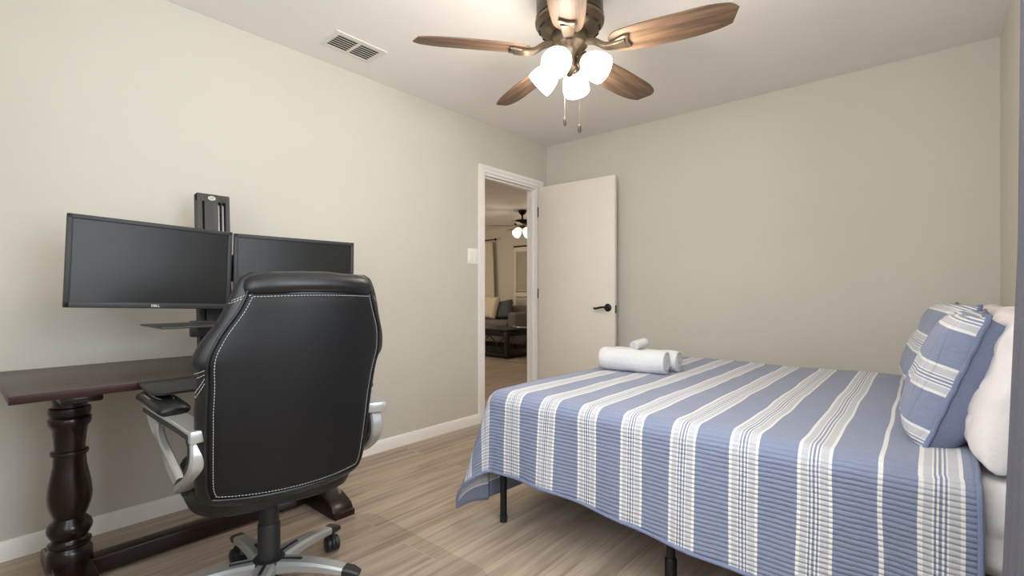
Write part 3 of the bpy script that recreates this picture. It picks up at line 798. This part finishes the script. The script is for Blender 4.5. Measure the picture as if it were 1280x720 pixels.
# quilt
NH = [(1.2, .325), (1.5, .325), (1.9, .355), (2.3, .385), (2.84, .43)]   # near hang along the bed
FH = .50
Rr = .065
def drop(dd, k=.10):
    """distance past the edge -> (outward, down)"""
    if dd <= 0: return dd, 0.0
    q = Rr*PI/2
    if dd < q: return Rr*math.sin(dd/Rr), Rr*(1-math.cos(dd/Rr))
    e = dd-q
    return Rr+e*k, Rr+e*math.sqrt(1-k*k)
def quilt():
    bm = bmesh.new(); uv1 = bm.loops.layers.uv.new('stripe'); uv2 = bm.loops.layers.uv.new('metre')
    s0 = FX+Rr; t0 = NY+Rr; t1 = BYF-Rr; send = 2.842
    ns, ntt = 150, 170
    G = []
    for i in range(ns+1):
        # s in cloth metres
        s = (FX-FH)+(send-(FX-FH))*i/ns
        nh = interp(NH, s); row = []
        for j in range(ntt+1):
            tlo = t0-Rr-nh+.0; thi = t1+.42
            t = tlo+(thi-tlo)*j/ntt
            ds = s0-s; dn = t0-t; df = t-t1
            x, y, z = s, t, ZT
            dt = max(dn, df); sg = -1 if dn > df else 1; ye = t0 if sg < 0 else t1
            if ds <= 0 and dt <= 0: pass
            elif ds <= 0:
                o, dz = drop(dt, .03)
                fl = .5*dz*(.05*math.sin(s*9+1)+.035*math.sin(s*21)) * min(1, dz/.3)
                y = ye+sg*(o+fl); z = ZT-dz
            elif dt <= 0:
                o, dz = drop(ds, .10)
                x = s0-o-.03*dz*math.sin(t*8); z = ZT-dz
            else:
                qa = min(1, ds/(FH+Rr)); qb = min(1, dt/(nh+Rr if sg < 0 else .42)); r = math.hypot(ds, dt)*(1-.12*(qa*qb)**1.6); a = math.atan2(dt, ds)
                k = .08+.0*a
                o, dz = drop(r, .08)
                fold = math.sin(2*a)**2
                push = fold*(max(0, r-.05)**1.15)*.24
                o += push
                dz -= push*.15
                # angles crowd toward the pleat
                aa = a
                x = s0-o*math.cos(aa); y = ye+sg*o*math.sin(aa)
                z = ZT-dz
                z = max(z, .045)
            # soft relief on the top
            if z > ZT-.02:
                z += .006*noise.noise(Vector((x*2.6, y*2.6, 1)))+.003*noise.noise(Vector((x*9, y*7, 4)))
                x += .004*noise.noise(Vector((x*3, y*4, 9)))
            else:
                w = .012*min(1, (ZT-z)/.15)
                y += w*noise.noise(Vector((s*5, t*3, 5))); x += w*.6*noise.noise(Vector((s*6, t*3, 8)))
            v = bm.verts.new((x, y, max(z, .03))); row.append((v, s, t))
        G.append(row)
    def ph(s):
        if s < 2.56: return (s-1.348)/.186+10
        u0 = (2.56-1.348)/.186+10
        if s < 2.733: return u0+(17-u0)*(s-2.56)/.173
        return 17+(s-2.733)/.186
    for i in range(ns):
        for j in range(ntt):
            q = (G[i][j], G[i+1][j], G[i+1][j+1], G[i][j+1])
            f = bm.faces.new([v[0] for v in q])
            for lp_, (v, s, t) in zip(f.loops, q):
                lp_[uv1].uv = (ph(s), t); lp_[uv2].uv = (s, t)
    bmesh.ops.recalc_face_normals(bm, faces=bm.faces[:])
    return bm, G
bm, G = quilt()
edge = [r[0][0].co.copy() for r in G] + [v[0].co.copy() for v in G[-1]][1:] 
edge_foot = [v[0].co.copy() for v in G[0]]
q = obj('quilt', bm, M['quilt'], angle=180)
tag(q, 'blue and white striped quilt spread over the bed and hanging off its sides', 'quilt')
if q.data.polygons[len(q.data.polygons)//2].normal.z < 0: q.data.flip_normals()
sol = q.modifiers.new('s', 'SOLIDIFY'); sol.thickness = .007; sol.offset = -1
b = B(); tube(b, edge_foot[::-1]+edge[1:], .0065, 8); obj('binding', b, M['piping'], q)

# shams and pillows
def cushion_parts(w, h, th, nn=44, sag=0, seed=0, pinch=.10, crease=0):
    """grid of (x,z) outline + thickness; returns front and back bmeshes (local: x width, z height, -y front)"""
    out = []
    for side in (-1, 1):
        bm = bmesh.new(); uv1 = bm.loops.layers.uv.new('stripe'); uv2 = bm.loops.layers.uv.new('metre'); G = []
        for i in range(nn+1):
            row = []
            for j in range(nn+1):
                u = -1+2*i/nn; v = -1+2*j/nn
                x = u*w/2*(1-pinch*(v*v)*(.35+.65*abs(u)**3)*.6+0); x = u*w/2*(1-.07*(1-v*v)*abs(u)**2)
                z = v*h/2*(1-.07*(1-u*u)*abs(v)**2)
                k = (max(0, 1-u**4)*max(0, 1-v**4))**.5
                k = k**.72
                y = side*th/2*k
                y += side*k*(.012*noise.noise(Vector((x*7+seed, z*7, side*3)))+.006*noise.noise(Vector((x*18+seed, z*16, side))))
                if crease: y -= side*crease*(k**.5)*((1-abs(noise.noise(Vector((x*5+seed, z*11+x*6, side*2)))))**6)+side*crease*.5*((1-abs(noise.noise(Vector((x*9+seed, z*6-x*8, 7)))))**8)*k
                row.append((bm.verts.new((x, y, z)), x, z))
            G.append(row)
        for i in range(nn):
            for j in range(nn):
                q_ = (G[i][j], G[i+1][j], G[i+1][j+1], G[i][j+1])
                if side > 0: q_ = q_[::-1]
                f = bm.faces.new([a[0] for a in q_])
                for lp_, (a, x, z) in zip(f.loops, q_):
                    lp_[uv1].uv = ((z+.042)/.186+20, x); lp_[uv2].uv = (z, x)
        per = [G[i][0][0].co.copy() for i in range(nn+1)]+[G[nn][j][0].co.copy() for j in range(1, nn+1)]+[G[i][nn][0].co.copy() for i in range(nn-1, -1, -1)]+[G[0][j][0].co.copy() for j in range(nn-1, 0, -1)]
        out.append((bm, per))
    return out
def sham(loc_, rz, tilt, label, group, seed, w=.62, h=.405, th=.21):
    t = thing('pillow_sham', label, 'pillow', loc_, 0, group)
    t.rotation_euler = Euler((tilt, 0, rz), 'XYZ')
    (f, per), (k, _) = cushion_parts(w, h, th, seed=seed)
    obj('front_cover', f, M['sham'], t, angle=180); obj('back_cover', k, M['chambray'], t, angle=180)
    # flat flange around the seam
    b = B(); c = [p+Vector((0, 0, 0)) for p in per]
    out = [Vector((p.x*1.012, .0012*math.sin(i*.9), p.z*1.02)) for i, p in enumerate(c)]
    tube(b, out, .0065, 8, closed=True, up=(0, 1, 0)); obj('seam_binding', b, M['piping'], t)
    return t
# local -y faces the foot end (-X): rotate -90 about z, then turned a little to the camera; top leans to the wall
sham((2.822, -1.60, .792), R(-90-3), R(-19), 'striped blue pillow at the near edge of the bed, in front', 'striped blue pillows', 0)
sham((2.80, -.93, .810), R(-90+4), R(-22), 'striped blue pillow farther away, partly hidden behind the near one', 'striped blue pillows', 5)
def pillow(loc_, rz, tilt, label, seed):
    (f, per), (k, _) = cushion_parts(.72, .415, .17, nn=90, seed=seed, crease=.008)
    me = bpy.data.meshes.new('k'); k.to_mesh(me); k.free(); f.from_mesh(me); bpy.data.meshes.remove(me)
    bmesh.ops.remove_doubles(f, verts=f.verts[:], dist=.0005)
    o = obj('pillow', f, M['sheet'], angle=180); o.location = loc_; o.rotation_euler = Euler((tilt, 0, rz), 'XYZ')
    tag(o, label, 'pillow', 'white pillows'); return o
pillow((2.932, -1.68, .80), R(-90), R(-16), 'white pillow propped on the wall behind the near striped pillow', 2)
pillow((2.945, -.85, .80), R(-90), R(-14), 'white pillow propped on the wall behind the farther striped pillow', 9)

# towels
def roll(length, r, turns=3.2, seg=30, seed=0, flat=1.0):
    """a rolled towel lying on local z=0, axis along x"""
    b = bmesh.new(); sec = []
    n = int(turns*26)
    for k in range(n+1):
        f = k/n; a = f*turns*2*PI+PI*1.2; rr = r*(.10+.90*f)
        sec.append((rr*math.cos(a), rr*math.sin(a)*flat))
    rows = []
    for i in range(seg+1):
        x = -length/2+length*i/seg; e = 1-.05*abs(2*i/seg-1)**6
        rows.append([b.verts.new((x+.004*noise.noise(Vector((k*.15, seed, 0)))*(abs(2*i/seg-1)), y*e+r*.10*noise.noise(Vector((x*11, k*.12, seed))), z*e+r*flat+r*.10*noise.noise(Vector((x*9, k*.1, seed+3))))) for k, (y, z) in enumerate(sec)])
    for A, C in zip(rows, rows[1:]):
        for k in range(n): b.faces.new((A[k], A[k+1], C[k+1], C[k]))
    return b
def towel(name, loc_, rot, length, r, label, grp, seed, flat=.95):
    o = obj(name, roll(length, r, seed=seed, flat=flat), M['towel'], angle=180)
    o.location = loc_; o.rotation_euler = rot
    s_ = o.modifiers.new('s', 'SOLIDIFY'); s_.thickness = r*.22; s_.offset = 0
    tag(o, label, 'towel', grp)
    return o
TZ = ZT+.006
towel('rolled_towel', (1.505, -1.215, TZ), (0, 0, R(4)), .375, .064, 'larger white rolled towel at the front of the towel pile on the bed', 'rolled towels on the bed', 1)
towel('rolled_towel', (1.515, -1.075, TZ), (0, 0, R(3)), .38, .060, 'white rolled towel behind the larger one, on the bed', 'rolled towels on the bed', 2)
towel('washcloth', (1.495, -1.125, TZ+.115), (0, R(-6), R(88)), .13, .027, 'small white rolled washcloth lying on top of the two towels', 'rolled towels on the bed', 3)

# curtain
b = bmesh.new(); G = []
for i in range(41):
    z = .02+2.2*i/40; row = []
    lean = .032*max(0, (1.15-z)/1.15)
    for k in range(81):
        f = k/80; y = -2.19-.42*f
        amp = .022+.012*(1-z/2.2)
        x = 2.925-lean-amp*math.cos(f*2*PI*5-.3+.3*math.sin(z*1.5))-.004*math.sin(f*31)
        row.append(b.verts.new((x, y+.01*math.sin(z*2+f*9), z)))
    G.append(row)
for A, C in zip(G, G[1:]):
    for k in range(80): b.faces.new((A[k], A[k+1], C[k+1], C[k]))
cu = obj('curtain', b, M['curtain'], angle=180); tag(cu, 'grey curtain hanging at the right edge beside the bed head', 'curtain')
so = cu.modifiers.new('s', 'SOLIDIFY'); so.thickness = .002
b = B(); tube(b, [(2.955, -3.75, 2.235), (2.955, -2.1, 2.235)], .010, 14)
for y in (-3.7, -2.13): bar(b, [(2.955, y, 2.235), (3.048, y, 2.235)], .014, .014)
cr_ = obj('curtain_rod', b, M['blackmetal']); tag(cr_, 'black curtain rod carrying the grey curtain on the right wall', 'curtain rod')

# ------------------------------------------------------------------ living room beyond the doorway
LH = 2.44
LYW = 3.98
b = B(); box(b, (-7, FY, LH), (-WT, LYW+.1, LH+.1)); struct('ceiling_living', b, M['ceiling'], flat=True)
b = B(); box(b, (-7, LYW, 0), (-WT, LYW+.1, LH)); struct('wall_living_back', b, M['living_wall'], flat=True)
b = B(); box(b, (-7.1, FY, 0), (-7, LYW, LH)); struct('wall_living_left', b, M['living_wall'], flat=True)
b = B(); box(b, (-7, FY-.1, 0), (-WT, FY, LH)); struct('wall_living_front', b, M['living_wall'], flat=True)
def onwall(px, Y):   # X of the pixel column px on the plane y=Y
    u = (px-640)/604; dx, dy = -.6508+.7593*u, .7593+.6508*u
    return CAM.x+dx*(Y-CAM.y)/dy
# bifold louvred closet doors
x0 = onwall(643, LYW-.03)
cl_ = thing('closet_door', 'cream louvred bifold closet door on the far living room wall', 'closet door', (x0, LYW-.02, 0))
for i in range(2):
    ox = i*.46
    b = B(); HT = 2.0
    for x in (0, .38): box(b, (ox+x, -.03, .02), (ox+x+.06, 0, HT), .003)
    for z0, z1 in ((.02, .16), (.98, 1.07), (HT-.1, HT)): box(b, (ox+.055, -.03, z0), (ox+.385, 0, z1), .003)
    lf = obj('door_leaf', b, M['closet'], cl_)
    b = B(); z = .18
    while z < HT-.11:
        if not (.955 < z < 1.08): box(b, (ox+.055, -.017, -.003), (ox+.385, .017, .003), mtx=Matrix.Translation((0, -.015, z)) @ Matrix.Rotation(R(38), 4, 'X'))
        z += .032
    lv = obj('louvres', b, M['closet'], lf, flat=True); lv['kind'] = 'stuff'
b = B(); box(b, (-.02, -.028, 2.005), (.96, 0, 2.03), .002); obj('track', b, M['bronze'], cl_)
# drapes + rod at the left
xl = onwall(606, LYW-.1)-.25; xr = onwall(615.5, LYW-.1)
b = bmesh.new(); G = []
for i in range(21):
    z = .02+2.13*i/20; row = []
    for k in range(61):
        f = k/60
        row.append(b.verts.new((xl+(xr+.09*(1-z/2.15)**.7-xl)*f, LYW-.10+.03*math.sin(f*2*PI*6), z)))
    G.append(row)
for A, C in zip(G, G[1:]):
    for k in range(60): b.faces.new((A[k], A[k+1], C[k+1], C[k]))
dr = obj('drape', b, M['drapes'], angle=180); tag(dr, 'cream drape hanging beside the sofa in the living room', 'curtain')
b = B(); xe = onwall(618.5, LYW-.1); tube(b, [(xl-1, LYW-.1, 2.20), (xe, LYW-.1, 2.20)], .012, 10); lathe(b, [(0, 0), (.024, .01), (.026, .03), (0, .05)], 12, track((xe, LYW-.1, 2.20), (1, 0, 0)))
tag(obj('drape_rod', b, M['bronze']), 'dark drape rod on the far living room wall', 'curtain rod')
# sofa
SX = onwall(651, 3.1); SYF, SYB = 2.95, 3.82
so = thing('sofa', 'grey fabric sofa seen through the open doorway', 'sofa', (SX-1.0, 3.4, 0))
def sl(x, y, z): return (x-(SX-1.0), y-3.4, z)
b = B(); box(b, sl(SX-2.0, SYF+.02, .14), sl(SX-.02, SYB, .36), .03, 3); obj('base', b, M['sofa'], so)
b = B(); box(b, sl(SX-.20, SYF, .13), sl(SX, SYB, .70), .045, 4); obj('arm', b, M['sofa'], so)
b = B(); box(b, sl(SX-2.0, SYF, .13), sl(SX-1.80, SYB, .70), .045, 4); obj('arm', b, M['sofa'], so)
b = B(); box(b, sl(SX-1.98, SYB-.22, .13), sl(SX-.02, SYB, .80), .05, 4); obj('backrest', b, M['sofa'], so)
for i in range(2):
    b = B(); rbox(b, sl(SX-1.8+i*.8, SYF-.03, .36), sl(SX-1.0+i*.8, SYB-.2, .54), .06, 12, 12, 12); obj('seat_cushion', b, M['sofa'], so)
for x in (SX-1.92, SX-.08):
    for y in (SYF+.07, SYB-.07): b = B(); lathe(b, [(0, 0), (.02, 0), (.03, .14), (0, .14)], 14, Matrix.Translation(sl(x, y, 0))); obj('leg', b, M['dining'], so)
def throw(px, Y, z, w, tz, m, label, rz=0):
    (f, per), (k, _) = cushion_parts(w, w, .16, 20)
    me = bpy.data.meshes.new('k'); k.to_mesh(me); k.free(); f.from_mesh(me); bpy.data.meshes.remove(me)
    bmesh.ops.remove_doubles(f, verts=f.verts[:], dist=.0005)
    o = obj('throw_pillow', f, m, angle=180); o.location = (onwall(px, Y), Y, z); o.rotation_euler = Euler((R(-16), tz, rz), 'XYZ')
    tag(o, label, 'pillow', 'throw pillows on the sofa')
throw(611, 3.30, .775, .46, R(4), M['tancush'], 'beige throw pillow on the grey sofa')
throw(630.5, 3.42, .735, .38, R(-8), M['greycush'], 'slate grey throw pillow on the sofa beside the arm')
# rug and coffee table
tx, ty = -2.26, 2.02
b = B(); box(b, (tx-2.2, ty-.02-.12, 0), (tx+1.0, ty+.90, .012), .003); rg = obj('rug', b, M['rug']); tag(rg, 'pale rug under the dark coffee table', 'rug')
ct = thing('coffee_table', 'black-brown coffee table with crossed side bars and lower shelf on the rug', 'coffee table', (tx-.6, ty+.32, .012))
def tl_(x, y, z): return (x-(tx-.6), y-(ty+.32), z-.012)
b = B(); box(b, tl_(tx-1.2, ty, .445), tl_(tx, ty+.64, .475), .004); obj('tabletop', b, M['dining'], ct)
b = B(); box(b, tl_(tx-1.17, ty+.03, .36), tl_(tx-.03, ty+.61, .446), .003); obj('apron', b, M['dining'], ct)
b = B(); box(b, tl_(tx-1.19, ty+.01, .03), tl_(tx-.01, ty+.63, .085), .004); obj('shelf', b, M['dining'], ct)
for x in (tx-1.185, tx-.075):
    for y in (ty+.015, ty+.565): b = B(); box(b, tl_(x, y, .012), tl_(x+.06, y+.06, .447), .003); obj('leg', b, M['dining'], ct)
for k in range(3):
    b = B(); xa = tx-1.12+k*.35
    bar(b, [tl_(xa, ty+.045, .09), tl_(xa+.33, ty+.045, .36)], .016, .016); bar(b, [tl_(xa+.33, ty+.045, .09), tl_(xa, ty+.045, .36)], .016, .016)
    obj('cross_brace', b, M['dining'], ct)
gt = thing('serving_tray', 'small shiny tray lying on the coffee table', 'tray', (onwall(651, ty+.42), ty+.42, .475))
b = B(); lathe(b, [(0, 0), (.11, 0), (.125, .018), (.12, .018), (.106, .005), (0, .005)], 28, Matrix.Diagonal((1.3, .8, 1, 1))); obj('dish', b, M['silver'], gt)
b = B(); tube(b, smooth([(-.13, 0, .018), (-.17, 0, .03), (-.12, .02, .04)], 4), .005, 6); tube(b, smooth([(.13, 0, .018), (.17, 0, .03), (.12, .02, .04)], 4), .005, 6); obj('handle', b, M['silver'], gt)
# second fan
f2 = thing('ceiling_fan', 'small dark ceiling fan with two lit shades seen through the doorway', 'ceiling fan', (-2.39, 2.55, LH))
b = B(); lathe(b, [(0, 0), (.075, 0), (.07, -.03), (.04, -.07), (.016, -.08), (.014, -.16), (0, -.16)], 28); obj('canopy', b, M['bronze'], f2)
b = B(); lathe(b, [(0, -.155), (.10, -.16), (.135, -.175), (.138, -.235), (.12, -.255), (.06, -.27), (0, -.275)], 32); obj('motor_housing', b, M['bronze'], f2)
b = B(); lathe(b, [(0, -.27), (.05, -.27), (.055, -.31), (.035, -.34), (0, -.345)], 24); obj('light_kit_body', b, M['brass'], f2)
for i in range(5):
    a = R(-62+72*i); b = B()
    prism(b, [(.16, -.05), (.40, -.065), (.56, -.06), (.60, 0), (.56, .06), (.40, .065), (.16, .05)], -.003, .003, Matrix.Translation((0, 0, -.262)) @ Matrix.Rotation(R(-10), 4, 'X'), .001)
    o = obj('blade', b, M['tancush'] if False else M['blade'], f2); o.rotation_euler = (0, 0, a)
    b = B(); bar(b, [(.10, 0, -.245), (.16, 0, -.265), (.24, 0, -.27)], .03, .008); o = obj('blade_bracket', b, M['brass'], f2); o.rotation_euler = (0, 0, a)
for a in (85.6, 175.6, 265.6, 355.6):
    h = Vector((math.cos(R(a)), math.sin(R(a)), 0)); dirn = (h*.75+Vector((0, 0, -.66))).normalized(); p0 = Vector((0, 0, -.30))+h*.04
    b = B(); lathe(b, shade_profile(), 24, track(p0+dirn*.02, dirn) @ Matrix.Diagonal((1.05, 1.05, 1.15, 1)), cap=False); obj('lamp_shade', b, M['frost2'], f2)
    b = B(); lathe(b, [(0, -.01), (.02, -.01), (.028, .02), (0, .03)], 16, track(p0+dirn*.012, dirn)); obj('lamp_holder', b, M['brass'], f2)

# ------------------------------------------------------------------ lights
def area(name, loc_, rot, sx, sy, power, col):
    l = bpy.data.lights.new(name, 'AREA'); l.shape = 'RECTANGLE'; l.size = sx; l.size_y = sy; l.energy = power; l.color = col
    o = bpy.data.objects.new(name, l); COL.objects.link(o); o.location = loc_; o.rotation_euler = rot; return o
def point(name, loc_, power, col, r=.05):
    l = bpy.data.lights.new(name, 'POINT'); l.energy = power; l.color = col; l.shadow_soft_size = r
    o = bpy.data.objects.new(name, l); COL.objects.link(o); o.location = loc_; return o
area('window_daylight_right', (RW+.10, (WY0+WY1)/2, (WZ0+WZ1)/2), (0, R(90), 0), WZ1-WZ0, WY1-WY0, 40, (.82, .90, 1))
area('window_daylight_front', ((VX0+VX1)/2, FY-.12, 1.475), (R(90), 0, 0), VX1-VX0, 1.35, 31, (.86, .93, 1))
for a in SH:
    h = Vector((math.cos(R(a)), math.sin(R(a)), 0)); dirn = (h*.80+Vector((0, 0, -.60))).normalized()
    point('fan_bulb', FC+Vector((0, 0, KZ+.008))+h*.042+dirn*.175, 6.5, (1, .90, .78), .045)
point('living_fan_bulb', (-2.39, 2.55, LH-.55), 14, (1, .88, .72), .3)
point('living_fill_point', (-5.4, .6, 1.5), 60, (1, .90, .76), .4)  # added fill light for the living room; no lamp stands here
area('living_fill_area', (-4.5, -1.5, 2.3), (R(20), 0, 0), 2, 2, 42, (1, .95, .88))  # added soft fill hung below the living room ceiling, no window behind it
area('ceiling_bounce_fill', (2.45, -3.2, 1.7), (R(180), 0, 0), .9, .9, 20, (1, .97, .94))  # added unseen fill aimed up, brightens the ceiling and evens out the bedroom
w = bpy.data.worlds.new('w'); S.world = w; w.use_nodes = True
w.node_tree.nodes['Background'].inputs[0].default_value = (.75, .85, 1, 1); w.node_tree.nodes['Background'].inputs[1].default_value = .6
